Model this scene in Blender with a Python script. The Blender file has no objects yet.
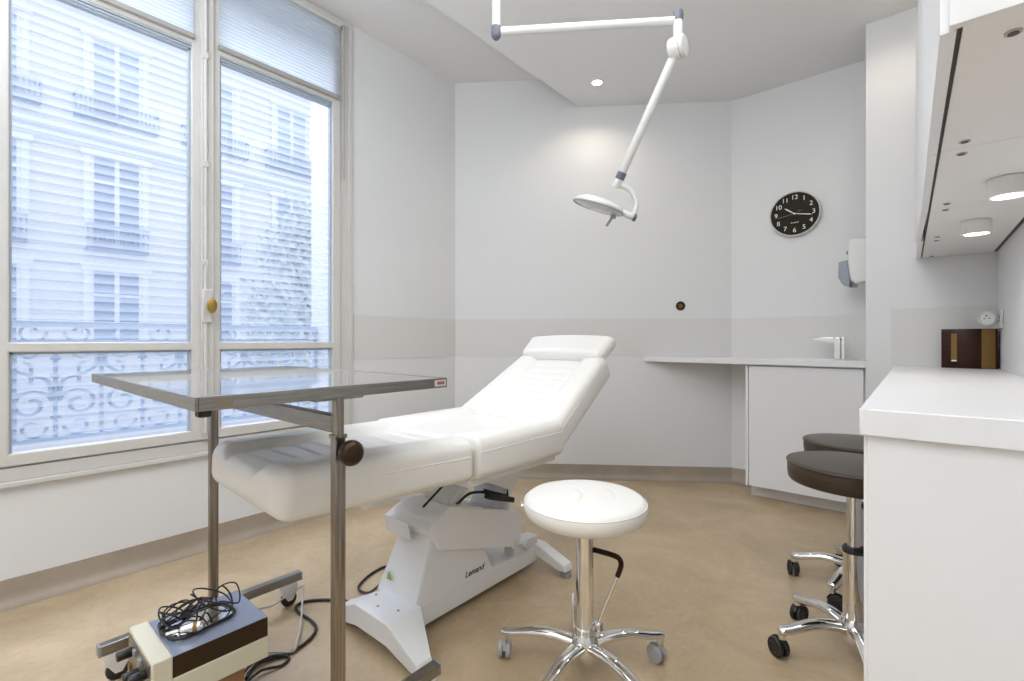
import bpy, bmesh, math, random
from mathutils import Matrix, Vector
PI = math.pi
random.seed(7)
C = bpy.context.scene.collection
ORG = {}

# ------------------------------------------------------------------ helpers
def org(o):
    return ORG.get(o.name, Vector((0, 0, 0))) if o else Vector((0, 0, 0))

def thing(name, label, cat, loc=(0, 0, 0), group=None):
    o = bpy.data.objects.new(name, None)
    o.empty_display_size = .05
    C.objects.link(o)
    o.location = loc
    o['label'] = label; o['category'] = cat
    if group: o['group'] = group
    ORG[o.name] = Vector(loc)
    return o

def obj(name, bm, mat, parent=None, smooth=28, label=None):
    me = bpy.data.meshes.new(name)
    org_ = org(parent)
    if parent: bm.transform(Matrix.Translation(-org_))
    bmesh.ops.recalc_face_normals(bm, faces=bm.faces)
    lay = bm.faces.layers.int.get('flat')
    flat = [f[lay] for f in bm.faces] if lay else [0] * len(bm.faces)
    bm.to_mesh(me); bm.free()
    mats = mat if isinstance(mat, (list, tuple)) else [mat]
    for m in mats: me.materials.append(m)
    if smooth:
        for p in me.polygons: p.use_smooth = True
        me.set_sharp_from_angle(angle=math.radians(smooth))
        for p, fl in zip(me.polygons, flat):
            if fl: p.use_smooth = False
    o = bpy.data.objects.new(name, me)
    C.objects.link(o)
    if parent: o.parent = parent
    ORG[o.name] = org_
    if label: o['label'] = label
    return o

def tag(o, label, cat, group=None):
    o['label'] = label; o['category'] = cat
    if group: o['group'] = group
    return o

def struct(name, bm, mat, parent=None, smooth=28):
    o = obj(name, bm, mat, parent, smooth)
    if not parent: o['kind'] = 'structure'
    return o

def dup(root, loc, rotz, label, group=None):
    r = root.copy(); C.objects.link(r); r.location = loc; r.rotation_euler = (0, 0, rotz)
    r['label'] = label
    if group: r['group'] = group
    for ch in list(root.children):
        c = ch.copy(); C.objects.link(c); c.parent = r
        for g in list(ch.children):
            d = g.copy(); C.objects.link(d); d.parent = c
    return r

def B():
    bm = bmesh.new(); bm.faces.layers.int.new('flat'); return bm

def box(bm, x0, x1, y0, y1, z0, z1, bev=0, seg=2, M=None):
    ret = bmesh.ops.create_cube(bm, size=1)
    vs = ret['verts']
    lay = bm.faces.layers.int.get('flat'); f0 = list({f for v in vs for f in v.link_faces})
    for f in f0: f[lay] = 1
    for v in vs:
        v.co = Vector(((x0 + x1) / 2 + v.co.x * (x1 - x0), (y0 + y1) / 2 + v.co.y * (y1 - y0), (z0 + z1) / 2 + v.co.z * (z1 - z0)))
    if bev:
        es = list({e for v in vs for e in v.link_edges})
        r = bmesh.ops.bevel(bm, geom=es, offset=bev, segments=seg, affect='EDGES', profile=.5)
        vs = list({v for f in r['faces'] for v in f.verts} | {v for v in vs if v.is_valid})
        mark_flat(bm, vs, (Vector((1, 0, 0)), Vector((0, 1, 0)), Vector((0, 0, 1))), lay)
    if M is not None:
        for v in vs: v.co = M @ v.co
    return vs

def prism(bm, pts, lo, hi, axis='z', bev=0, M=None):
    """extrude a polygon (2d points) along an axis; axis x: pts=(y,z); y: (x,z); z: (x,y)"""
    def mk(p, h):
        if axis == 'x': return Vector((h, p[0], p[1]))
        if axis == 'y': return Vector((p[0], h, p[1]))
        return Vector((p[0], p[1], h))
    a = [bm.verts.new(mk(p, lo)) for p in pts]
    b = [bm.verts.new(mk(p, hi)) for p in pts]
    n = len(pts)
    fs = [bm.faces.new(a[::-1]), bm.faces.new(b)]
    for i in range(n): fs.append(bm.faces.new((a[i], a[(i + 1) % n], b[(i + 1) % n], b[i])))
    vs = a + b
    lay = bm.faces.layers.int.get('flat')
    keep = fs if n <= 9 else fs[:2]
    for f in keep: f[lay] = 1
    if bev:
        for f in keep: f.normal_update()
        norms = [f.normal.copy() for f in keep]
        es = list({e for f in fs for e in f.edges})
        r = bmesh.ops.bevel(bm, geom=es, offset=bev, segments=2, affect='EDGES', profile=.5)
        vs = list({v for f in r['faces'] for v in f.verts} | {v for v in vs if v.is_valid})
        mark_flat(bm, vs, norms, lay)
    if M is not None:
        for v in vs: v.co = M @ v.co
    return vs

def mark_flat(bm, vs, normals, lay):
    for f in {f for v in vs if v.is_valid for f in v.link_faces}:
        f.normal_update()
        f[lay] = 1 if any(abs(f.normal.dot(n_)) > .9998 for n_ in normals) else 0

def smooth_path(pts, n=8, closed=False):
    P = [Vector(p) for p in pts]
    out = []
    m = len(P)
    rng = range(m) if closed else range(m - 1)
    for i in rng:
        p1, p2 = P[i], P[(i + 1) % m]
        p0 = P[(i - 1) % m] if (closed or i > 0) else p1
        p3 = P[(i + 2) % m] if (closed or i + 2 < m) else p2
        for k in range(n):
            t = k / n
            out.append(.5 * ((2 * p1) + (-p0 + p2) * t + (2 * p0 - 5 * p1 + 4 * p2 - p3) * t * t + (-p0 + 3 * p1 - 3 * p2 + p3) * t ** 3))
    if not closed: out.append(P[-1])
    return out

def tube(bm, pts, r, seg=10, closed=False, flat=1.0, M=None):
    P = [Vector(p) for p in pts]
    n = len(P)
    R = r if isinstance(r, (list, tuple)) else [r] * n
    rings = []
    up = None
    for i in range(n):
        a = P[(i - 1) % n] if (closed or i > 0) else P[i]
        b = P[(i + 1) % n] if (closed or i < n - 1) else P[i]
        t = (b - a)
        if t.length < 1e-9: t = Vector((0, 0, 1))
        t.normalize()
        if up is None:
            up = Vector((0, 0, 1)) if abs(t.z) < .9 else Vector((1, 0, 0))
        s = t.cross(up)
        if s.length < 1e-6: s = t.cross(Vector((0, 1, 0)))
        s.normalize(); up = s.cross(t).normalized()
        ring = []
        for k in range(seg):
            an = 2 * PI * k / seg
            co = P[i] + s * (math.cos(an) * R[i]) + up * (math.sin(an) * R[i] * flat)
            if M is not None: co = M @ co
            ring.append(bm.verts.new(co))
        rings.append(ring)
    for i in range(n if closed else n - 1):
        A, D = rings[i], rings[(i + 1) % n]
        for k in range(seg):
            bm.faces.new((A[k], A[(k + 1) % seg], D[(k + 1) % seg], D[k]))
    if not closed:
        bm.faces.new(rings[0][::-1]); bm.faces.new(rings[-1])

def lathe(bm, prof, seg=48, M=None, disp=None, hoop=False):
    """prof = [(r,z)...] around z axis; r = 0 ends are closed"""
    rings = []
    for (r, z) in prof:
        if r < 1e-6:
            co = Vector((0, 0, z + (disp(0, 0) if disp else 0)))
            rings.append([bm.verts.new(M @ co if M is not None else co)])
        else:
            ring = []
            for k in range(seg):
                a = 2 * PI * k / seg
                co = Vector((r * math.cos(a), r * math.sin(a), z))
                if disp: co.z += disp(co.x, co.y)
                ring.append(bm.verts.new(M @ co if M is not None else co))
            rings.append(ring)
    for A, D in zip(rings, rings[1:]):
        if len(A) == 1 and len(D) == 1: continue
        for k in range(seg):
            k2 = (k + 1) % seg
            if len(A) == 1: bm.faces.new((A[0], D[k2], D[k]))
            elif len(D) == 1: bm.faces.new((A[k], A[k2], D[0]))
            else: bm.faces.new((A[k], A[k2], D[k2], D[k]))
    if hoop:
        A, D = rings[-1], rings[0]
        for k in range(seg): bm.faces.new((A[k], A[(k + 1) % seg], D[(k + 1) % seg], D[k]))
        return
    if len(rings[0]) > 1: bm.faces.new(rings[0][::-1])
    if len(rings[-1]) > 1: bm.faces.new(rings[-1])

def cyl(bm, p, q, r, seg=24, bev=0):
    p, q = Vector(p), Vector(q)
    d = q - p; L = d.length
    M = Matrix.Translation(p) @ d.to_track_quat('Z', 'Y').to_matrix().to_4x4()
    if bev: prof = [(0, 0), (r - bev, 0), (r - bev * .3, bev * .3), (r, bev), (r, L - bev), (r - bev * .3, L - bev * .3), (r - bev, L), (0, L)]
    else: prof = [(0, 0), (r, 0), (r, L), (0, L)]
    lathe(bm, prof, seg, M)

def T(x, y, z): return Matrix.Translation((x, y, z))
def RX(d): return Matrix.Rotation(math.radians(d), 4, 'X')
def RY(d): return Matrix.Rotation(math.radians(d), 4, 'Y')
def RZ(d): return Matrix.Rotation(math.radians(d), 4, 'Z')

def text_bm(s, size, depth, M, shear=0, font_scale=1):
    cu = bpy.data.curves.new('lettering', 'FONT')
    cu.body = s; cu.size = size; cu.extrude = depth; cu.align_x = 'CENTER'; cu.align_y = 'CENTER'; cu.shear = shear
    cu.resolution_u = 4
    o = bpy.data.objects.new('lettering', cu)
    C.objects.link(o)
    dg = bpy.context.evaluated_depsgraph_get(); dg.update()
    me = bpy.data.meshes.new_from_object(o.evaluated_get(dg))
    bm = B(); bm.from_mesh(me)
    bpy.data.objects.remove(o); bpy.data.curves.remove(cu); bpy.data.meshes.remove(me)
    bm.transform(M)
    return bm

# ------------------------------------------------------------------ materials
def nodes(name):
    m = bpy.data.materials.new(name); m.use_nodes = True
    nt = m.node_tree; nt.nodes.clear()
    out = nt.nodes.new('ShaderNodeOutputMaterial')
    return m, nt, out

def mat(name, col, rough=.5, metal=0, col2=None, scale=20, detail=3, bump=0, bscale=200, coat=0, aniso=0, spec=.5, stretch=None, rvar=0, emit=None, estr=0):
    m, nt, out = nodes(name)
    p = nt.nodes.new('ShaderNodeBsdfPrincipled')
    nt.links.new(p.outputs[0], out.inputs[0])
    p.inputs['Base Color'].default_value = (*col, 1)
    p.inputs['Roughness'].default_value = rough
    p.inputs['Metallic'].default_value = metal
    p.inputs['Coat Weight'].default_value = coat
    p.inputs['Coat Roughness'].default_value = .08
    p.inputs['Specular IOR Level'].default_value = spec
    if emit:
        p.inputs['Emission Color'].default_value = (*emit, 1); p.inputs['Emission Strength'].default_value = estr
    tc = nt.nodes.new('ShaderNodeTexCoord')
    src = tc.outputs['Object']
    if stretch:
        mp = nt.nodes.new('ShaderNodeMapping'); mp.inputs['Scale'].default_value = stretch
        nt.links.new(src, mp.inputs[0]); src = mp.outputs[0]
    if col2 or rvar:
        n = nt.nodes.new('ShaderNodeTexNoise'); n.inputs['Scale'].default_value = scale; n.inputs['Detail'].default_value = detail
        nt.links.new(src, n.inputs['Vector'])
        if col2:
            r = nt.nodes.new('ShaderNodeValToRGB')
            r.color_ramp.elements[0].position = .3; r.color_ramp.elements[1].position = .7
            r.color_ramp.elements[0].color = (*col, 1); r.color_ramp.elements[1].color = (*col2, 1)
            nt.links.new(n.outputs['Fac'], r.inputs[0]); nt.links.new(r.outputs[0], p.inputs['Base Color'])
        if rvar:
            mr = nt.nodes.new('ShaderNodeMapRange')
            mr.inputs['To Min'].default_value = max(0, rough - rvar); mr.inputs['To Max'].default_value = rough + rvar
            nt.links.new(n.outputs['Fac'], mr.inputs[0]); nt.links.new(mr.outputs[0], p.inputs['Roughness'])
    if bump:
        n2 = nt.nodes.new('ShaderNodeTexNoise'); n2.inputs['Scale'].default_value = bscale; n2.inputs['Detail'].default_value = 2
        nt.links.new(src, n2.inputs['Vector'])
        bp = nt.nodes.new('ShaderNodeBump'); bp.inputs['Strength'].default_value = bump; bp.inputs['Distance'].default_value = .002
        nt.links.new(n2.outputs['Fac'], bp.inputs['Height']); nt.links.new(bp.outputs[0], p.inputs['Normal'])
    return m

M_wall = mat('wall_paint', (.80, .805, .81), .55, bump=.05, bscale=300)
M_ceil = mat('ceiling_paint', (.82, .82, .815), .7, bump=.03, bscale=200)
M_band = mat('splash_panel', (.745, .735, .715), .4)
M_base = mat('vinyl_skirting', (.36, .30, .235), .45, col2=(.42, .35, .275), scale=6)
M_lam = mat('white_laminate', (.84, .84, .85), .35)
M_lam2 = mat('white_laminate_warm', (.88, .86, .84), .4)
M_gap_shade = mat('gap_shade', (.05, .035, .02), .6)  # dark colour standing in for shade in the cabinet gaps
M_frame = mat('painted_window_wood', (.66, .645, .615), .4, bump=.05, bscale=60)
M_gasket = mat('grey_gasket', (.42, .48, .54), .5)
M_blindbar = mat('blind_bar', (.40, .385, .36), .4)
M_brass = mat('aged_brass', (.42, .28, .08), .3, 1)
M_steel = mat('brushed_steel', (.26, .25, .235), .34, 1, col2=(.34, .33, .31), scale=6, stretch=(1, 1, 30), rvar=.06)
M_steel_b = mat('brushed_steel_edge', (.24, .225, .20), .3, 1, col2=(.34, .325, .30), scale=5, stretch=(3, 3, 60), rvar=.05)
M_steel_v = mat('brushed_steel_tube', (.19, .16, .13), .30, 1, col2=(.40, .36, .315), scale=5, stretch=(40, 40, 1), rvar=.06)
M_chrome = mat('chrome', (.78, .77, .76), .07, 1)
M_tabletop = mat('glossy_grey_laminate', (.20, .21, .235), .03, coat=1.0, spec=1.0)
M_leather = mat('white_upholstery', (.86, .835, .79), .33, bump=.10, bscale=350, coat=.15)
M_leather_b = mat('black_upholstery', (.050, .033, .020), .34, bump=.12, bscale=350, coat=.05, spec=.35)
M_whitemetal = mat('white_powder_coat', (.88, .885, .89), .3)
M_cream = mat('cream_plastic', (.72, .68, .53), .4)
M_cast_w = mat('white_plastic', (.76, .755, .735), .35)
M_greypl = mat('grey_plastic', (.30, .31, .33), .4)
M_caster = mat('light_grey_caster', (.45, .45, .46), .4)
M_black = mat('black_plastic', (.015, .014, .013), .35)
M_rubber = mat('black_rubber', (.02, .018, .017), .5)
M_cable_w = mat('pale_cable', (.55, .53, .50), .4)
M_devtop_sheen = mat('device_top_sheen', (.24, .27, .36), .22, coat=.4, spec=.8)  # bluish-grey reflection put into the base colour of the top
M_devside = mat('device_side', (.040, .022, .008), .4, spec=.25)
M_wood = mat('brown_board', (.28, .15, .07), .5, col2=(.34, .20, .10), scale=8, stretch=(1, 8, 8))
M_box = mat('dark_wood_gloss', (.022, .006, .003), .22, col2=(.045, .012, .005), scale=5, stretch=(1, 1, 8), coat=.05, spec=.2)
M_gold = mat('gold_brown', (.24, .13, .03), .3, .4)
M_bronze = mat('dark_bronze', (.035, .018, .007), .32, .4)
M_lampcap = mat('lamp_grey_cap', (.13, .14, .17), .4)
M_lampwhite = mat('lamp_white', (.70, .70, .675), .35)
M_dialblack = mat('clock_dial', (.020, .015, .005), .45, spec=.15)
M_white = mat('white_marks', (.86, .86, .84), .4)
M_label = mat('paper_label', (.72, .66, .64), .5)
M_labelr = mat('label_red_print', (.35, .12, .11), .5)
M_glow = mat('lamp_glow', (1, .95, .85), .5, emit=(1, .93, .8), estr=14)
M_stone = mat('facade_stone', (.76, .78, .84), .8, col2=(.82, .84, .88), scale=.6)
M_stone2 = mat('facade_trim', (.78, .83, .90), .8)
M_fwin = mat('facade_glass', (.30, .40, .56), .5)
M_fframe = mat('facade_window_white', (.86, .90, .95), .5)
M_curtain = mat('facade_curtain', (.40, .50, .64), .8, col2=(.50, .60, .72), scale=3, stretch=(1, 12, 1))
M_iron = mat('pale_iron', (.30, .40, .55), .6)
M_iron_haze = mat('haze_tinted_iron', (.40, .52, .68), .55)  # haze over dark iron painted in as grey-blue
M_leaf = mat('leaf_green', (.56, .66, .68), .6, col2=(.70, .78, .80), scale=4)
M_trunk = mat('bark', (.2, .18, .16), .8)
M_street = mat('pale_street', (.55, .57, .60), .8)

# facade: faint horizontal stone courses
nt = M_stone.node_tree
pr = [n for n in nt.nodes if n.type == 'BSDF_PRINCIPLED'][0]
prev = pr.inputs['Base Color'].links[0].from_socket
tc = nt.nodes.new('ShaderNodeTexCoord'); sx = nt.nodes.new('ShaderNodeSeparateXYZ'); nt.links.new(tc.outputs['Object'], sx.inputs[0])
mu = nt.nodes.new('ShaderNodeMath'); mu.operation = 'MULTIPLY'; mu.inputs[1].default_value = 1 / .42; nt.links.new(sx.outputs[2], mu.inputs[0])
fr = nt.nodes.new('ShaderNodeMath'); fr.operation = 'FRACT'; nt.links.new(mu.outputs[0], fr.inputs[0])
gt = nt.nodes.new('ShaderNodeMath'); gt.operation = 'LESS_THAN'; gt.inputs[1].default_value = .14; nt.links.new(fr.outputs[0], gt.inputs[0])
mx = nt.nodes.new('ShaderNodeMixRGB'); mx.inputs[2].default_value = (.66, .71, .80, 1)
nt.links.new(gt.outputs[0], mx.inputs[0]); nt.links.new(prev, mx.inputs[1]); nt.links.new(mx.outputs[0], pr.inputs['Base Color'])

# floor: mottled tan vinyl
M_floor, nt, out = nodes('mottled_vinyl_floor')
p = nt.nodes.new('ShaderNodeBsdfPrincipled'); nt.links.new(p.outputs[0], out.inputs[0])
tc = nt.nodes.new('ShaderNodeTexCoord')
n1 = nt.nodes.new('ShaderNodeTexNoise'); n1.inputs['Scale'].default_value = 2.6; n1.inputs['Detail'].default_value = 9; n1.inputs['Roughness'].default_value = .65; n1.inputs['Distortion'].default_value = .6
n2 = nt.nodes.new('ShaderNodeTexNoise'); n2.inputs['Scale'].default_value = 45; n2.inputs['Detail'].default_value = 4
nt.links.new(tc.outputs['Object'], n1.inputs[0]); nt.links.new(tc.outputs['Object'], n2.inputs[0])
r1 = nt.nodes.new('ShaderNodeValToRGB')
r1.color_ramp.elements[0].position = .36; r1.color_ramp.elements[0].color = (.455, .34, .205, 1)
r1.color_ramp.elements[1].position = .64; r1.color_ramp.elements[1].color = (.60, .465, .30, 1)
nt.links.new(n1.outputs['Fac'], r1.inputs[0])
mx = nt.nodes.new('ShaderNodeMixRGB'); mx.blend_type = 'OVERLAY'; mx.inputs[0].default_value = .13
nt.links.new(r1.outputs[0], mx.inputs[1]); nt.links.new(n2.outputs['Fac'], mx.inputs[2])
nt.links.new(mx.outputs[0], p.inputs['Base Color'])
p.inputs['Roughness'].default_value = .36
p.inputs['Specular IOR Level'].default_value = .6

# glass pane carrying a striped frosted film (each stripe fades from clear to frosted, downward)
M_film, nt, out = nodes('striped_film_glass')
tc = nt.nodes.new('ShaderNodeNewGeometry'); sx = nt.nodes.new('ShaderNodeSeparateXYZ'); nt.links.new(tc.outputs['Position'], sx.inputs[0])
mu = nt.nodes.new('ShaderNodeMath'); mu.operation = 'MULTIPLY'; mu.inputs[1].default_value = -1 / .0415; nt.links.new(sx.outputs[2], mu.inputs[0])
fr = nt.nodes.new('ShaderNodeMath'); fr.operation = 'FRACT'; nt.links.new(mu.outputs[0], fr.inputs[0])
ad = nt.nodes.new('ShaderNodeMath'); ad.operation = 'ADD'; ad.inputs[1].default_value = 40; nt.links.new(mu.outputs[0], ad.inputs[0]); nt.links.new(ad.outputs[0], fr.inputs[0])
rp = nt.nodes.new('ShaderNodeValToRGB')
e = rp.color_ramp.elements
e[0].position = 0; e[0].color = (.06, .06, .06, 1)
e[1].position = .9; e[1].color = (.55, .55, .55, 1)
k = e.new(.35); k.color = (.28, .28, .28, 1)
k = e.new(1.0); k.color = (.35, .35, .35, 1)
nt.links.new(fr.outputs[0], rp.inputs[0])
tr = nt.nodes.new('ShaderNodeBsdfTransparent'); tr.inputs[0].default_value = (.95, .965, 1, 1)
tl = nt.nodes.new('ShaderNodeBsdfTranslucent'); tl.inputs[0].default_value = (.70, .73, .80, 1)
ms = nt.nodes.new('ShaderNodeMixShader'); nt.links.new(rp.outputs[0], ms.inputs[0]); nt.links.new(tr.outputs[0], ms.inputs[1]); nt.links.new(tl.outputs[0], ms.inputs[2])
gl = nt.nodes.new('ShaderNodeBsdfGlossy'); gl.inputs['Roughness'].default_value = .03
ms2 = nt.nodes.new('ShaderNodeMixShader'); ms2.inputs[0].default_value = .025
nt.links.new(ms.outputs[0], ms2.inputs[1]); nt.links.new(gl.outputs[0], ms2.inputs[2]); nt.links.new(ms2.outputs[0], out.inputs[0])

M_glass, nt, out = nodes('clear_glass')
tr = nt.nodes.new('ShaderNodeBsdfTransparent'); tr.inputs[0].default_value = (.95, .97, 1, 1)
gl = nt.nodes.new('ShaderNodeBsdfGlossy'); gl.inputs['Roughness'].default_value = .03
ms = nt.nodes.new('ShaderNodeMixShader'); ms.inputs[0].default_value = .04
nt.links.new(tr.outputs[0], ms.inputs[1]); nt.links.new(gl.outputs[0], ms.inputs[2]); nt.links.new(ms.outputs[0], out.inputs[0])

# pleated translucent blind
M_blind, nt, out = nodes('pleated_blind_fabric')
df = nt.nodes.new('ShaderNodeBsdfDiffuse'); df.inputs[0].default_value = (.74, .78, .82, 1)
tl = nt.nodes.new('ShaderNodeBsdfTranslucent'); tl.inputs[0].default_value = (.66, .70, .75, 1)
ms = nt.nodes.new('ShaderNodeMixShader'); ms.inputs[0].default_value = .62
nt.links.new(df.outputs[0], ms.inputs[1]); nt.links.new(tl.outputs[0], ms.inputs[2]); nt.links.new(ms.outputs[0], out.inputs[0])

M_lens = mat('frosted_lens', (.6, .6, .58), .2)
M_translucent_grey = mat('grey_translucent_plastic', (.30, .33, .40), .15)

# ------------------------------------------------------------------ room shell
XL, XR, ZC, ZS = -2.8, .313, 3.12, 2.89
Pa, Pb = (-2.8, 2.60), (-1.066, 3.84)      # oblique wall runs from Pa to Pb
YC, YP, XP = 3.84, 3.41, -.22
YB, XN = -1.9, 1.7                          # room behind the camera

bm = B(); box(bm, -3.3, 1.9, -2.1, 4.2, -.12, 0); struct('floor', bm, M_floor, smooth=0)

bm = B()
box(bm, XL - .2, -2.0, -2.1, 4.2, ZC, ZC + .2)
struct('ceiling', bm, M_ceil, smooth=0)
bm = B()
box(bm, -2.0, 1.9, -2.1, 4.2, ZS, ZS + .43)
o = struct('ceiling_soffit', bm, M_ceil, smooth=0)

# window wall with its opening
WY0, WY1, WZ0, WZ1 = -.03, 1.645, .50, 3.105
bm = B()
box(bm, XL - .45, XL, -2.1, WY0, -.1, 3.4)
box(bm, XL - .45, XL, WY1, 2.9, -.1, 3.4)
box(bm, XL - .45, XL, WY0, WY1, -.1, WZ0)
box(bm, XL - .45, XL, WY0, WY1, WZ1, 3.4)
struct('wall_left', bm, M_wall, smooth=0)
# oblique wall
ox, oy = Pb[0] - Pa[0], Pb[1] - Pa[1]
OL = math.hypot(ox, oy); ux, uy = ox / OL, oy / OL; nx, ny = uy, -ux      # normal into the room
bm = B()
prism(bm, [Pa, (Pb[0] + .12 * ux, Pb[1] + .12 * uy), (Pb[0] + .12 * ux - nx * .15, Pb[1] + .12 * uy - ny * .15), (Pa[0] - nx * .15, Pa[1] - ny * .15)], 0, 3.4)
struct('wall_oblique', bm, M_wall, smooth=0)
bm = B(); box(bm, -1.066, XP + .2, YC, YC + .15, 0, 3.0); struct('wall_back', bm, M_wall, smooth=0)
bm = B(); box(bm, XP, .6, YP, YC + .15, 0, 3.0, bev=.004); struct('wall_pier', bm, M_wall)
bm = B()
box(bm, XR, XR + .15, .80, YP + .1, 0, 3.0)
box(bm, XR + .15, XN + .1, .80, .95, 0, 3.0)
struct('wall_right', bm, M_wall, smooth=0)
bm = B(); box(bm, XN, XN + .15, -2.1, .95, 0, 3.0); struct('wall_side', bm, M_wall, smooth=0)
bm = B(); box(bm, XL - .3, XN + .2, YB - .15, YB, 0, 3.3); struct('wall_front', bm, M_wall, smooth=0)

# splash band
def obl(s, d):   # point on the oblique wall, s along, d out
    return (Pa[0] + ux * s + nx * d, Pa[1] + uy * s + ny * d)
bz0, bz1 = .945, 1.238
bm = B(); box(bm, XL, XL + .004, 1.70, 2.602, bz0, bz1); struct('trim_1', bm, M_band, smooth=0)
bm = B(); prism(bm, [obl(.004, 0), obl(OL, 0), obl(OL - .002, .004), obl(.004, .004)], bz0, bz1); struct('trim_2', bm, M_band, smooth=0)
bm = B(); box(bm, -1.066, XP, YC - .004, YC, bz0, bz1); struct('trim_3', bm, M_band, smooth=0)
bm = B(); box(bm, -.105, XR, YP - .004, YP, .93, 1.247); struct('trim_4', bm, M_band, smooth=0)

# coved vinyl skirting
def skirting(name, p, q, h=.105):
    p, q = Vector((*p, 0)), Vector((*q, 0))
    t = (q - p).normalized(); n = Vector((t.y, -t.x, 0))
    prof = [(0, h), (.005, h), (.006, .05), (.010, .03), (.020, .012), (.036, .003), (.06, .001), (0, .001)]
    bm = B()
    a = [bm.verts.new(p + n * d + Vector((0, 0, z))) for d, z in prof]
    b = [bm.verts.new(q + n * d + Vector((0, 0, z))) for d, z in prof]
    for i in range(len(prof)): bm.faces.new((a[i], a[(i + 1) % len(prof)], b[(i + 1) % len(prof)], b[i]))
    bm.faces.new(a); bm.faces.new(b[::-1])
    struct(name, bm, M_base, smooth=50)
skirting('baseboard_left', (XL, -1.9), (XL, 2.60))
skirting('baseboard_oblique', Pa, Pb)
skirting('baseboard_back', (-1.066, YC), (-.88, YC))

# ------------------------------------------------------------------ window
win = bpy.data.objects.new('window_1', None); C.objects.link(win); win['kind'] = 'structure'; ORG[win.name] = Vector((0, 0, 0))
fx0, fx1 = XL - .05, XL + .012
bm = B()
box(bm, fx0, fx1, WY0, .052, WZ0, WZ1, .004)
box(bm, fx0, fx1, 1.60, 1.68, WZ0 - .02, WZ1 + .01, .006)
box(bm, XL - .02, XL + .02, 1.655, 1.685, WZ0 - .02, WZ1 + .01, .006)
box(bm, fx0, fx1, .04, 1.61, 3.055, WZ1 + .01, .006)
box(bm, fx0, fx1, .04, 1.61, WZ0, .555, .004)
struct('window_frame', bm, M_frame, win)
bm = B(); box(bm, XL - .02, XL + .03, -.06, 1.70, .478, .500, .005); struct('window_sill', bm, M_frame, win)

def sash(y0, y1, g0, g1):
    x0, x1 = XL - .035, XL + .022
    bm = B()
    box(bm, x0, x1, y0, g0, .562, 3.05, .006)
    box(bm, x0, x1, g1, y1, .562, 3.05, .006)
    box(bm, x0, x1, g0 - .01, g1 + .01, .562, .612, .006)
    box(bm, x0, x1, g0 - .01, g1 + .01, 1.022, 1.062, .006)
    box(bm, x0, x1, g0 - .01, g1 + .01, 2.566, 2.612, .004)
    box(bm, x0, x1, g0 - .01, g1 + .01, 3.02, 3.05, .006)
    s = struct('sash', bm, M_frame, win)
    bm = B()
    for (a, b_) in ((.612, 1.022), (1.062, 2.545)):
        w = .009; xa, xb = XL - .022, XL + .004
        box(bm, xa, xb, g0, g0 + w, a, b_); box(bm, xa, xb, g1 - w, g1, a, b_)
        box(bm, xa, xb, g0, g1, b_ - w, b_)
        if b_ > 2: box(bm, XL - .03, XL + .012, g0, g1, 2.544, 2.554); box(bm, XL - .03, XL + .018, g0, g1, 2.556, 2.567)
    struct('glazing_bead', bm, M_gasket, s, smooth=0)
    for (a, b_, m_) in ((.60, 1.03, M_film), (1.055, 2.55, M_film), (2.60, 3.03, M_glass)):
        bm = B()
        v = [bm.verts.new((XL - .018, y, z)) for y, z in ((g0 - .006, a), (g1 + .006, a), (g1 + .006, b_), (g0 - .006, b_))]
        bm.faces.new(v)
        struct('pane', bm, m_, s, smooth=0)
    return s
sash(.053, .852, .152, .784)
sash(.853, 1.599, .915, 1.545)
# centre cover strip with espagnolette bolt
bm = B(); box(bm, XL + .018, XL + .040, .822, .882, .565, 3.05, .008); struct('mullion_cover', bm, M_frame, win)
bm = B()
tube(bm, [(XL + .050, .838, .60), (XL + .050, .838, 3.02)], .008, 10)
for z in (.75, 1.45, 1.95, 2.5): box(bm, XL + .036, XL + .060, .826, .850, z, z + .03, .003)
box(bm, XL + .036, XL + .066, .822, .864, 1.16, 1.33, .006)
bolt = struct('espagnolette_bolt', bm, M_frame, win)
bm = B()
lathe(bm, [(0, 0), (.012, 0), (.011, .02), (.020, .024), (.024, .030), (.022, .038), (.014, .041), (0, .042)], 28, T(XL + .064, .852, 1.245) @ RY(90) @ Matrix.Diagonal((1.55, 1, 1, 1)))
struct('bolt_knob', bm, M_brass, bolt)

# pleated blinds mounted on the top of each sash
def blind(y0, y1, label):
    x = XL + .034
    t = thing('pleated_blind', label, 'blind', (x, (y0 + y1) / 2, 2.60), 'pleated blinds on the window sashes')
    bm = B()
    n = 22; z0, z1 = 2.608, 3.04
    rows = []
    for i in range(n * 2 + 1):
        z = z0 + (z1 - z0) * i / (2 * n); xx = x + (.0022 if i % 2 else -.0022)
        rows.append((bm.verts.new((xx, y0, z)), bm.verts.new((xx, y1, z))))
    for a, b_ in zip(rows, rows[1:]): bm.faces.new((a[0], a[1], b_[1], b_[0]))
    obj('fabric', bm, M_blind, t, smooth=0)
    bm = B(); box(bm, x - .011, x + .011, y0 - .004, y1 + .004, 2.585, 2.609, .003); obj('bottom_rail', bm, M_blindbar, t)
    bm = B(); box(bm, x - .011, x + .011, y0 - .004, y1 + .004, 3.04, 3.06, .003); obj('head_rail', bm, M_frame, t)
    return t
blind(.085, .79, 'white pleated blind drawn down over the top of the sash beside the table')
t = blind(.905, 1.585, 'white pleated blind with hanging cord on the sash next to the white corner wall')
bm = B(); tube(bm, [(XL + .05, 1.605, 3.05), (XL + .05, 1.605, 2.60), (XL + .05, 1.605, 2.08)], .005, 8)
box(bm, XL + .02, XL + .055, 1.595, 1.615, 3.04, 3.06, .003)
obj('pull_cord', bm, M_blindbar, t)

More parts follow.
